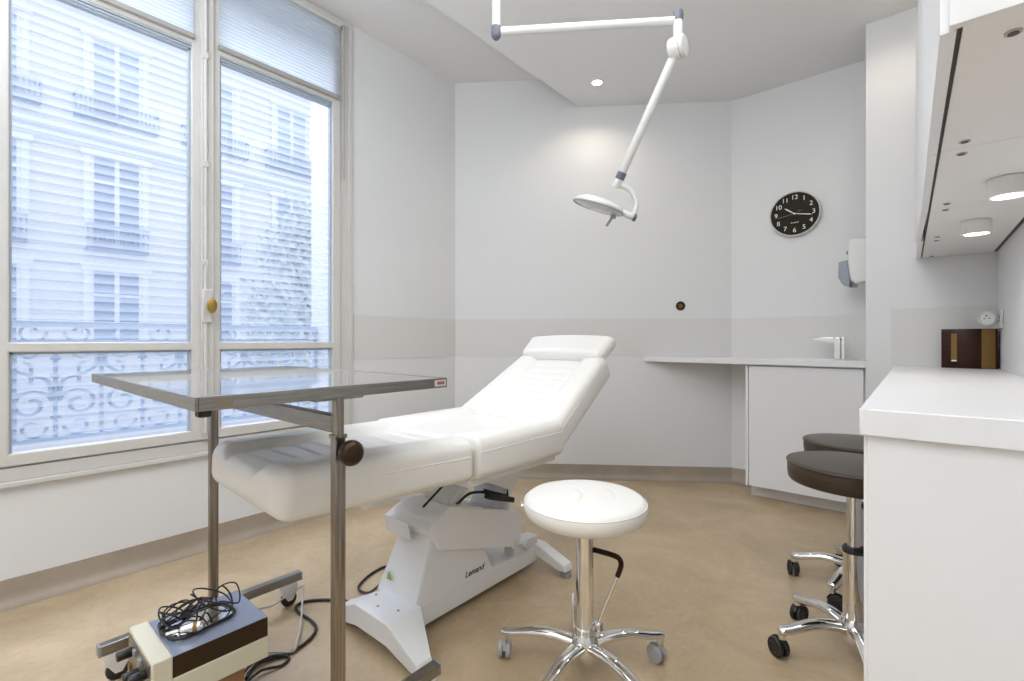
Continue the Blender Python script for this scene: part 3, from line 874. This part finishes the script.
# tray on top with probe and the tangled cable
tr = thing('metal_tray', 'small shiny metal tray with black rim on top of the electronic unit', 'tray', (-1.60, .455, .249))
Mt = T(-1.595, .468, .2485) @ RZ(8)
bm = B(); box(bm, -.055, .055, -.080, .080, 0, .004, .001, M=Mt); obj('dish', bm, M_chrome, tr)
bm = B(); rr = []
for k in range(40):
    a = 2 * PI * k / 40; cx_, cy_ = math.cos(a), math.sin(a)
    rr.append(Mt @ Vector((  .060 * math.copysign(abs(cx_) ** .45, cx_), .085 * math.copysign(abs(cy_) ** .45, cy_), .007)))
tube(bm, rr, .0045, 8, True); obj('rim', bm, M_black, tr, 80)
pb = thing('probe_handle', 'short metal probe handle with yellow ring under the cable tangle', 'probe', (-1.545, .395, .258))
Mp = T(-1.545, .425, .268) @ RZ(-35) @ RX(-82)
bm = B(); lathe(bm, [(0, -.05), (.006, -.05), (.007, -.02), (.0125, -.012), (.0135, .01), (.0125, .035), (.008, .042), (0, .044)], 20, Mp); obj('handle', bm, M_chrome, pb)
bm = B(); lathe(bm, [(.0125, .018), (.0142, .018), (.0142, .028), (.0125, .028)], 20, Mp, hoop=True); obj('ring', bm, M_gold, pb)
bm = B()
rnd = random.Random(11)
pts = []
cx0, cy0 = -1.60, .455
for i in range(72):
    f = i / 71
    a = i * .95
    loose = max(0, f - .5) * 2
    r_ = .040 + .013 * math.sin(i * .53) + .014 * loose * math.sin(i * .31 + 1) + rnd.uniform(-.004, .004)
    zz = .285 + (.022 + .014 * loose) * math.sin(a * 1.07 + i * .09) + rnd.uniform(-.004, .004)
    pts.append((cx0 - .012 + .03 * loose * math.sin(i * .2) + r_ * math.cos(a) * .85, cy0 - .035 + .115 * loose + r_ * math.sin(a), zz + .012 * loose))
pts += [(-1.56, .52, .30), (-1.55, .56, .285), (-1.60, .57, .32), (-1.64, .54, .31), (-1.62, .50, .28), (-1.56, .46, .262), (-1.545, .42, .26)]
sp = smooth_path(pts, 7)
for v in sp:
    v.z = max(v.z, .2535); v.x = min(v.x, -1.49)
tube(bm, sp, .0024, 6)
tag(obj('cable_tangle', bm, M_black, smooth=80), 'thin black cable in a loose tangle on the metal tray', 'cable')

# floor cables (world positions)
bm = B(); tube(bm, smooth_path([(-1.60, .600, .010), (-1.63, .622, .008), (-1.651, .667, .007), (-1.628, .732, .006), (-1.631, .785, .006), (-1.653, .839, .006), (-1.693, .875, .006), (-1.759, .885, .006), (-1.837, .88, .006), (-1.885, .892, .006), (-1.900, .925, .006), (-1.863, .98, .006), (-1.778, 1.042, .007), (-1.72, 1.035, .010)], 8), .0058, 10)
tag(obj('power_cable', bm, M_black, smooth=80), 'black power cable curling on floor between electronic unit and couch base', 'cable')
bm = B(); tube(bm, smooth_path([(-1.60, .58, .020), (-1.645, .635, .019), (-1.640, .70, .014), (-1.605, .735, .006), (-1.585, .70, .005), (-1.60, .645, .012), (-1.575, .590, .016)], 8), .0045, 8)
tag(obj('looped_cable', bm, M_black, smooth=80), 'short black cable looped on the floor just behind the electronic unit', 'cable')
bm = B(); tube(bm, smooth_path([(-1.66, .612, .16), (-1.716, .661, .15), (-1.80, .72, .105), (-1.86, .79, .065), (-1.895, .86, .062), (-1.900, .915, .072), (-1.893, .925, .072), (-1.86, .905, .050), (-1.807, .877, .026), (-1.726, .831, .012), (-1.665, .792, .016), (-1.62, .755, .010), (-1.66, .70, .016), (-1.69, .65, .005), (-1.68, .60, .006)], 8), .0036, 8)
tag(obj('signal_cable', bm, M_cable_w, smooth=80), 'thin pale grey cable between electronic unit and table caster', 'cable')
bm = B(); tube(bm, smooth_path([(-1.62, 1.10, .10), (-1.72, 1.115, .03), (-1.80, 1.125, .007), (-1.841, 1.145, .006), (-1.879, 1.204, .006), (-1.901, 1.27, .006), (-1.90, 1.335, .006), (-1.84, 1.50, .006)], 8), .0055, 10)
tag(obj('couch_cable', bm, M_black, smooth=80), 'black cable running from the back of the couch pedestal', 'cable')

# ------------------------------------------------------------------ sink corner
ZK = .945
ct = thing('counter_top', 'white wall-hung counter with a washbasin running under the clock', 'counter', (-.6, 3.65, ZK - .036))
bm = B()
prism(bm, [(-1.600, 3.452), (XP - .002, 3.452), (XP - .002, YC - .004), (-1.058, YC - .004)], ZK - .036, ZK, 'z', .003)
obj('slab', bm, M_lam, ct)
bm = B()   # shallow moulded basin rim
rim = []
for k in range(48):
    a = 2 * PI * k / 48; c, s = math.cos(a), math.sin(a)
    rim.append((-.56 + .20 * math.copysign(abs(c) ** .5, c), 3.62 + .11 * math.copysign(abs(s) ** .5, s), ZK + .001))
tube(bm, rim, .004, 8, True); obj('basin_rim', bm, M_lam, ct, 80)
cab = thing('sink_cabinet', 'white cabinet with one plain door under the washbasin counter', 'cabinet', (-.55, 3.65, 0))
bm = B(); box(bm, -.878, XP - .004, 3.50, YC - .003, .092, ZK - .037, .001); obj('carcass', bm, M_lam, cab)
bm = B(); box(bm, -.858, XP - .014, 3.478, 3.499, .095, ZK - .045, .002); obj('door', bm, M_lam, cab)
bm = B(); box(bm, -.878, -.861, 3.478, 3.499, .092, ZK - .037, .001); obj('side_edge', bm, M_lam, cab)
bm = B(); box(bm, -.87, XP - .004, 3.60, 3.80, 0, .092); obj('plinth', bm, M_lam2, cab)
fau = thing('faucet', 'angular chrome tap standing on the washbasin counter', 'faucet', (-.385, 3.70, ZK))
bm = B(); box(bm, -.403, -.367, 3.683, 3.72, ZK, ZK + .145, .004); obj('body', bm, M_chrome, fau)
bm = B(); prism(bm, [(-.367, ZK + .145), (-.367, ZK + .118), (-.42, ZK + .112), (-.525, ZK + .128), (-.528, ZK + .138), (-.52, ZK + .145)], 3.685, 3.718, 'y', .003); obj('spout', bm, M_chrome, fau)
bm = B(); box(bm, -.362, -.345, 3.685, 3.716, ZK + .002, ZK + .148, .003); obj('handle', bm, M_chrome, fau)
bm = B(); lathe(bm, [(0, 0), (.025, 0), (.025, .004), (.018, .008), (0, .008)], 24, T(-.29, 3.70, ZK)); tag(obj('drain_cap', bm, M_chrome), 'small round chrome cap on the counter beside the tap', 'cap')

# soap dispenser on the pier's side
sd = thing('soap_dispenser', 'white wall soap dispenser with grey drip chin on pier side', 'dispenser', (XP, 3.60, 1.38))
bm = B()
prism(bm, [(XP - .001, 1.425), (XP - .001, 1.69), (XP - .085, 1.695), (XP - .098, 1.68), (XP - .098, 1.56), (XP - .085, 1.44), (XP - .06, 1.415)], 3.545, 3.655, 'y', .010)
obj('housing', bm, M_cast_w, sd)
bm = B(); prism(bm, [(XP - .099, 1.565), (XP - .145, 1.555), (XP - .147, 1.46), (XP - .125, 1.415), (XP - .088, 1.40), (XP - .086, 1.44)], 3.555, 3.645, 'y', .006); obj('push_bar', bm, M_translucent_grey, sd)
bm = B(); cyl(bm, (XP - .07, 3.60, 1.395), (XP - .07, 3.60, 1.43), .018, 18, .004); obj('nozzle', bm, M_greypl, sd)
bm = B(); cyl(bm, (XP - .098, 3.57, 1.61), (XP - .104, 3.57, 1.61), .010, 14); obj('lock', bm, M_black, sd)
bm = B(); cyl(bm, (XP - .004, 3.60, 1.36), (XP - .004, 3.60, 1.425), .012, 14); obj('wall_clip', bm, M_cast_w, sd)

# ------------------------------------------------------------------ clock
clk = thing('wall_clock', 'round wall clock with dark dial and white numerals above counter', 'clock', (-.645, YC, 1.955))
CM = T(-.645, YC, 1.955) @ RX(90)
bm = B(); lathe(bm, [(0, .0), (.145, .0), (.155, .004), (.158, .020), (.156, .034), (.150, .038), (.1475, .034), (.1475, .026), (0, .026)], 72, CM); obj('rim', bm, mat('clock_rim', (.70, .70, .67), .25), clk)
bm = B(); lathe(bm, [(0, .0262), (.1474, .0262), (.1474, .028), (0, .028)], 72, CM); dial = obj('dial', bm, M_dialblack, clk)
for h in range(1, 13):
    a = math.radians(90 - 30 * h)
    bm = text_bm(str(h), .044, .0004, CM @ T(.115 * math.cos(a), .115 * math.sin(a), .0288))
    obj('numeral', bm, M_white, dial, smooth=0)
bm = text_bm('QUARTZ', .012, .0003, CM @ T(0, -.062, .0288)); obj('lettering', bm, M_white, dial, smooth=0)
bm = B(); box(bm, .020, .042, .012, .024, .0281, .0288, M=CM); obj('date_window', bm, M_black, dial, smooth=0)
def hand(name, deg, L, w, z, tail=.02):
    bm = B(); A = CM @ RZ(90 - deg)
    prism(bm, [(-tail, -w * .6), (L * .8, -w), (L, 0), (L * .8, w), (-tail, w * .6)], z, z + .0015, 'z', 0, A); return obj(name, bm, M_white, clk, smooth=0)
hand('hour_hand', 307, .078, .0042, .030, .0)
hand('minute_hand', 101, .112, .0034, .032, .0)
bm = B(); prism(bm, [(-.02, -.001), (.105, -.0008), (.105, .0008), (-.02, .001)], .034, .035, 'z', 0, CM @ RZ(90 - 260)); obj('second_hand', bm, M_greypl, clk, smooth=0)
bm = B(); lathe(bm, [(0, .029), (.006, .029), (.006, .036), (0, .037)], 20, CM); obj('centre_pin', bm, M_white, clk)

# dark round outlet on the oblique wall
s_ = (-1.375 - Pa[0]) / ux
px, py = obl(s_, 0)
ow = thing('round_outlet', 'small round dark wall outlet on the white oblique wall', 'outlet', (px, py, 1.335))
Mo = Matrix.Translation((px, py, 1.335)) @ Matrix(((-uy, 0, nx, 0), (0, 0, 0, 0), (0, 0, 0, 0), (0, 0, 0, 1)))
zax = Vector((nx, ny, 0)); xax = Vector((ux, uy, 0)); yax = Vector((0, 0, 1))
Mo = Matrix(((xax.x, yax.x, zax.x, px), (xax.y, yax.y, zax.y, py), (xax.z, yax.z, zax.z, 1.335), (0, 0, 0, 1)))
bm = B(); lathe(bm, [(0, 0), (.035, 0), (.035, .005), (.030, .008), (.022, .006), (0, .006)], 32, Mo); obj('cover', bm, M_bronze, ow)
bm = B(); lathe(bm, [(0, .006), (.016, .006), (.012, .010), (0, .010)], 24, Mo); obj('centre_cap', bm, M_gold, ow)

# ------------------------------------------------------------------ desk at right
dsk = thing('wall_desk', 'long white wall desk with thick worktop and solid end panel', 'desk', (.1, 2.3, 0))
bm = B(); box(bm, -.088, XR - .001, 1.203, YP - .005, .877, .931, .0025); obj('worktop', bm, M_lam, dsk)
bm = B(); box(bm, -.0745, XR - .001, 1.218, 1.256, 0, .877, .001); ep = obj('end_panel', bm, M_lam, dsk)
bm = B(); box(bm, XR - .03, XR - .001, 1.256, YP - .005, .25, .877); obj('back_panel', bm, M_lam, dsk, smooth=0)
bm = B(); box(bm, -.05, XR - .001, YP - .045, YP - .005, 0, .877); obj('end_panel', bm, M_lam, dsk, smooth=0)
bm = B(); box(bm, -.082, -.075, 1.224, 1.25, 0, .877, .001); obj('edge_strip', bm, M_lam2, ep)

# dark glossy box with curved front on the desk
bx = thing('dispenser_box', 'dark brown glossy curved box with slot window at the desk corner', 'box', (.21, 3.30, .931))
bm = B()
front = [(.100 + .203 * t, 3.285 - .035 * math.sin(PI * (.15 + .7 * t)) + .016 - .012 * t) for t in [i / 16 for i in range(17)]]
poly = front + [(.308, 3.36), (.110, 3.37)]
prism(bm, poly, .931, 1.128, 'z', .002); obj('body', bm, M_box, bx, smooth=50)
def onfront(t, off=.0012): 
    return (.100 + .203 * t, 3.285 - .035 * math.sin(PI * (.15 + .7 * t)) + .016 - .012 * t - off)
def strip(t0, t1, z0, z1, off):
    bm = B()
    f = [onfront(t0 + (t1 - t0) * i / 6, off) for i in range(7)]; g = [onfront(t0 + (t1 - t0) * i / 6, -.001) for i in range(6, -1, -1)]
    prism(bm, f + g, z0, z1); return bm
obj('gold_panel', strip(.72, .96, .933, 1.126, .0012), M_gold, bx, label='gold brown end panel')
sl = obj('slot_window', strip(.18, .285, .975, 1.105, .0012), M_gold, bx, label='pale gold slot window')
obj('slot_light', strip(.185, .28, .965, .973, .0016), M_white, sl)
# wall socket with round plug adapter
sk = thing('wall_socket', 'white wall socket with round plug adapter above the dark box', 'socket', (XR, 3.22, 1.16))
bm = B(); box(bm, XR - .012, XR - .0005, 3.17, 3.27, 1.128, 1.215, .003); obj('plate', bm, M_cast_w, sk)
Ms = T(XR - .045, 3.195, 1.175) @ RZ(60) @ RY(-90)
bm = B(); lathe(bm, [(0, -.012), (.030, -.012), (.034, .0), (.034, .022), (.031, .027), (.027, .027), (.026, .020), (0, .020)], 32, Ms); ad_ = obj('plug_adapter', bm, M_cast_w, sk)
bm = B()
for (a, b_) in ((-.0, -.0095), (0, .0095)): cyl(bm, Ms @ Vector((a, b_, .0195)), Ms @ Vector((a, b_, .0212)), .003, 10)
obj('socket_hole', bm, M_black, ad_)
bm = B(); cyl(bm, Ms @ Vector((.012, 0, .02)), Ms @ Vector((.012, 0, .032)), .0025, 10); obj('earth_pin', bm, M_gold, ad_)

# ------------------------------------------------------------------ wall cabinets with puck lamps
ys = [.925, 1.517, 2.15, 2.80, YP - .006]
labs = ['white wall cabinet at the open end of the row, lampless underside with round metal cap', 'white wall cabinet carrying the round puck lamp farther from the pier',
        'white wall cabinet carrying the round puck lamp closer to the pier', 'white wall cabinet touching the pier, with a bare underside']
for i in range(4):
    a, b_ = ys[i] + .0012, ys[i + 1] - .0012
    c = thing('wall_cabinet', labs[i], 'cabinet', (.17, (a + b_) / 2, 1.517), 'white wall cabinets above the desk')
    xl = lambda y_: .020 + (3.41 - y_) * .0100
    bm = B(); prism(bm, [(xl(a) + .007, a), (xl(b_) + .007, b_), (XR - .014, b_), (XR - .014, a)], 1.517, 2.40); obj('carcass', bm, M_lam2, c, smooth=0)
    bm = B(); prism(bm, [(xl(a) + .0005, a + .002), (xl(b_) + .0005, b_ - .002), (xl(b_) + .0068, b_ - .002), (xl(a) + .0068, a + .002)], 1.521, 2.39); obj('gap_shade_strip', bm, M_gap_shade, c, smooth=0)  # solid dark strip imitating the shade between door and carcass
    ym, y2 = .0, 0
    bm = B(); w_ = .008 if i == 2 else 0; prism(bm, [(xl(a) - .018, a + .001), (xl(b_) - .018 - w_, b_ - .001), (xl(b_) - w_, b_ - .001), (xl(a), a + .001)], 1.512, 2.40); obj('door', bm, M_lam, c)
    bm = B(); box(bm, XR - .0135, XR - .001, a, b_, 1.519, 2.39); obj('wall_shade_strip', bm, M_gap_shade, c, smooth=0)  # dark strip painted as the shade line where cabinet meets wall
    for (x, y) in ((xl(a) + .045, a + .045), (xl(b_) + .045, b_ - .045)):
        if i == 0 and y < 1.2: x, y = .108, .995
        bm = B(); lathe(bm, [(0, -.002), (.010, -.002), (.0095, .001), (0, .001)], 20, T(x, y, 1.5165)); sc = obj('screw_cap', bm, M_caster, c)
        bm = B(); lathe(bm, [(0, -.003), (.0065, -.003), (.0065, -.001), (0, -.001)], 16, T(x, y, 1.5165)); obj('screw', bm, M_bronze, sc)
bm = B(); box(bm, .036, XR - .014, .908, .924, 1.512, 2.40, .001); tag(obj('filler_panel', bm, M_lam), 'white end panel covering the near side of the wall cabinets', 'panel')
for k, (x, y, lab) in enumerate(((.195, 1.88, 'round white puck lamp under the wall cabinets, the larger one closer to the desk end'), (.172, 2.47, 'round white puck lamp under the wall cabinets, closer to the pier corner'))):
    t = thing('puck_lamp', lab, 'lamp', (x, y, 1.516), 'round puck lamps under the wall cabinets')
    bm = B(); lathe(bm, [(.0, 1.5158), (.042, 1.5158), (.043, 1.512), (.043, 1.468), (.041, 1.4655), (.036, 1.4655), (.034, 1.470), (.0, 1.470)], 48, T(x, y, 0)); obj('housing', bm, M_white, t)
    bm = B(); lathe(bm, [(0, 1.4695), (.0335, 1.4695), (.0335, 1.4675), (0, 1.4675)], 40, T(x, y, 0)); obj('lens', bm, M_glow, t)
    l = bpy.data.lights.new('puck_light', 'SPOT'); l.energy = 3.0; l.spot_size = math.radians(140); l.spot_blend = .8; l.color = (1, .93, .84); l.shadow_soft_size = .04
    o = bpy.data.objects.new('puck_light', l); C.objects.link(o); o.location = (x, y, 1.455)

# ------------------------------------------------------------------ ceiling downlights
def downlight(x, y, lab, power):
    t = thing('ceiling_downlight', lab, 'ceiling light', (x, y, ZS), 'recessed ceiling downlights')
    bm = B(); lathe(bm, [(.034, ZS - .0005), (.045, ZS - .0005), (.045, ZS - .004), (.040, ZS - .007), (.034, ZS - .006)], 40, T(x, y, 0), hoop=True); obj('ring', bm, M_white, t)
    bm = B(); lathe(bm, [(0, ZS - .0005), (.0335, ZS - .0005), (.0335, ZS - .003), (0, ZS - .004)], 32, T(x, y, 0)); obj('bulb', bm, M_glow, t)
    l = bpy.data.lights.new('downlight_beam', 'SPOT'); l.energy = power; l.spot_size = math.radians(150); l.spot_blend = .7; l.color = (1, .88, .72); l.shadow_soft_size = .03
    o = bpy.data.objects.new('downlight_beam', l); C.objects.link(o); o.location = (x, y, ZS - .012)
downlight(-1.711, 2.944, 'lit recessed ceiling downlight close to the oblique wall', 12)
downlight(-.10, 3.02, 'lit recessed ceiling downlight just in front of the pier', 8)

# ------------------------------------------------------------------ examination lamp
lamp = thing('examination_lamp', 'white articulated examination lamp with grey caps hanging from ceiling over couch', 'lamp', (-1.345, 1.483, ZS))
J0 = Vector((-1.345, 1.483, 2.368)); J1 = Vector((-.736, 1.91, 2.368))
bm = B(); lathe(bm, [(0, ZS - .03), (.06, ZS - .03), (.065, ZS - .02), (.065, ZS - .001), (0, ZS - .001)], 36, T(J0.x, J0.y, 0)); obj('ceiling_rose', bm, M_lampwhite, lamp)
bm = B(); cyl(bm, J0 + Vector((0, 0, -.02)), (J0.x, J0.y, ZS - .02), .0175, 24); 
tube(bm, [J0 + Vector((0, 0, .10)), J0 + Vector((0, 0, .104))], .0185, 20); obj('drop_tube', bm, M_lampwhite, lamp)
bm = B(); lathe(bm, [(0, -.035), (.010, -.033), (.019, -.022), (.021, -.005), (.020, .02), (0, .02)], 24, T(J0.x, J0.y, J0.z)); obj('joint_cap', bm, M_lampcap, lamp)
dJ = (J1 - J0).normalized()
bm = B(); cyl(bm, J0 + dJ * .02, J1 - dJ * .015, .0165, 24, .002); obj('horizontal_arm', bm, M_lampwhite, lamp)
bm = B(); lathe(bm, [(0, .038), (.010, .036), (.019, .026), (.021, .008), (.020, -.012), (0, -.012)], 24, T(J1.x, J1.y, J1.z + .01)); obj('joint_cap', bm, M_lampcap, lamp)
K = J1 + Vector((0, 0, -.105))
bm = B(); cyl(bm, J1, K, .019, 24, .002)
cyl(bm, K + Vector((.032, .0, -.005)), K + Vector((-.032, 0, -.005)), .044, 32, .008)
kn_ = obj('knuckle', bm, M_lampwhite, lamp)
bm = B(); kc = K + Vector((.015, 0, -.005)); kd = Vector((1, 0, 0))
ka = kd.cross(Vector((0, 0, 1))).normalized()
tube(bm, [kc + (ka * math.cos(u) + Vector((0, 0, 1)) * math.sin(u)) * .0425 for u in [2 * PI * i / 40 for i in range(40)]], .002, 6, True); obj('knuckle_seam', bm, M_lampcap, kn_, 80)
E = Vector((-1.0, 1.905, 1.772))
dE = (E - K).normalized()
bm = B(); cyl(bm, K + dE * .02, E - dE * .035, .0175, 24, .002); obj('spring_arm', bm, M_lampwhite, lamp)
bm = B(); cyl(bm, E - dE * .04, E - dE * .008, .0205, 24, .003); obj('joint_cap', bm, M_lampcap, lamp)
bm = B(); cyl(bm, E - dE * .012, E + dE * .028, .0185, 24, .003); obj('swivel', bm, M_lampwhite, lamp)
# gooseneck
rt_ = Vector((.763, .647, 0)); up_ = Vector((0, 0, 1))
def q(a, b_): return E + rt_ * a + up_ * b_
bm = B(); tube(bm, smooth_path([q(.008, -.018), q(.045, -.035), q(.072, -.07), q(.078, -.11), q(.064, -.152)], 6), .0115, 14); obj('gooseneck', bm, M_lampwhite, lamp, 50)
bm = B(); cyl(bm, q(.015, -.138), q(.066, -.158), .015, 18, .003); obj('head_stem', bm, M_lampwhite, lamp)
bm = B(); cyl(bm, q(.064, -.157), q(.078, -.163), .0165, 18, .003); obj('joint_cap', bm, M_lampcap, lamp)
hc = q(-.088, -.108)
hx = (rt_ * .94 - up_ * .30).normalized(); hy = Vector((-.647, .763, 0)); hz = hx.cross(hy).normalized()
tilt = Matrix.Rotation(math.radians(9), 3, hx); hy = tilt @ hy; hz = tilt @ hz
MH = Matrix(((hx.x, hy.x, hz.x, hc.x), (hx.y, hy.y, hz.y, hc.y), (hx.z, hy.z, hz.z, hc.z), (0, 0, 0, 1)))
bm = B(); lathe(bm, [(0, .030), (.05, .029), (.08, .024), (.102, .014), (.112, .002), (.113, -.006), (.110, -.008), (.0, -.008)], 56, MH); hd = obj('lamp_head', bm, M_lampwhite, lamp)
bm = B(); tube(bm, [MH @ Vector((.112 * math.cos(u), .112 * math.sin(u), -.007)) for u in [2 * PI * i / 56 for i in range(56)]], .0035, 8, True); obj('rim', bm, M_greypl, hd, 80)
bm = B(); lathe(bm, [(0, -.020), (.05, -.018), (.085, -.012), (.105, -.0075), (0, -.0075)], 48, MH); obj('lens', bm, M_lens, hd)
bm = B(); cyl(bm, MH @ Vector((.075, -.02, -.018)), MH @ Vector((.075, -.02, -.035)), .012, 16, .002); cyl(bm, MH @ Vector((.072, -.02, -.03)), MH @ Vector((.060, -.02, -.075)), .006, 12, .002); obj('handle', bm, M_greypl, hd)

# ------------------------------------------------------------------ lights
w = bpy.data.worlds.new('overcast_sky'); bpy.context.scene.world = w; w.use_nodes = True
bg = w.node_tree.nodes['Background']; bg.inputs[0].default_value = (.84, .90, 1.0, 1); bg.inputs[1].default_value = 1.5

def area(name, loc, rot, sx, sy, e, col=(1, 1, 1)):
    l = bpy.data.lights.new(name, 'AREA'); l.shape = 'RECTANGLE'; l.size = sx; l.size_y = sy; l.energy = e; l.color = col
    o = bpy.data.objects.new(name, l); C.objects.link(o); o.location = loc; o.rotation_euler = rot; return o
area('overhead_fill', (-.9, -.7, 2.86), (0, 0, 0), 2.2, 1.6, 13, (.93, .97, 1))  # added fill light overhead, out of view behind the camera
area('overhead_fill', (-.75, 1.40, 2.87), (0, 0, 0), 1.0, 1.0, 17, (.95, .98, 1))  # second added overhead fill, brightens the middle and back of the room
area('upward_fill', (-.75, -.55, 1.9), (PI, 0, 0), 1.0, .7, 96, (.95, .98, 1))  # added fill aimed upward, brightens the ceiling
area('cool_fill', (-2.15, -.25, 3.08), (0, 0, 0), .8, .9, 17, (.70, .80, 1))  # added bluish fill, cools the floor on the window side
# added area lamp, unseen above the street, strengthens daylight through the window
area('daylight_fill', (-4.7, .8, 4.6), (0, math.radians(-42), 0), 1.6, 4.6, 420, (.78, .85, 1))

# ------------------------------------------------------------------ camera
cam = bpy.data.cameras.new('camera'); co = bpy.data.objects.new('camera', cam); C.objects.link(co)
co.location = (0, 0, 1.07)
yaw = math.atan2(.647, .763)
co.rotation_euler = (PI / 2, 0, yaw)
cam.sensor_width = 36; cam.lens = 36 * 476 / 1024
cam.clip_start = .02
bpy.context.scene.camera = co
vs = bpy.context.scene.view_settings
vs.view_transform = 'Standard'; vs.look = 'None'; vs.exposure = -.36
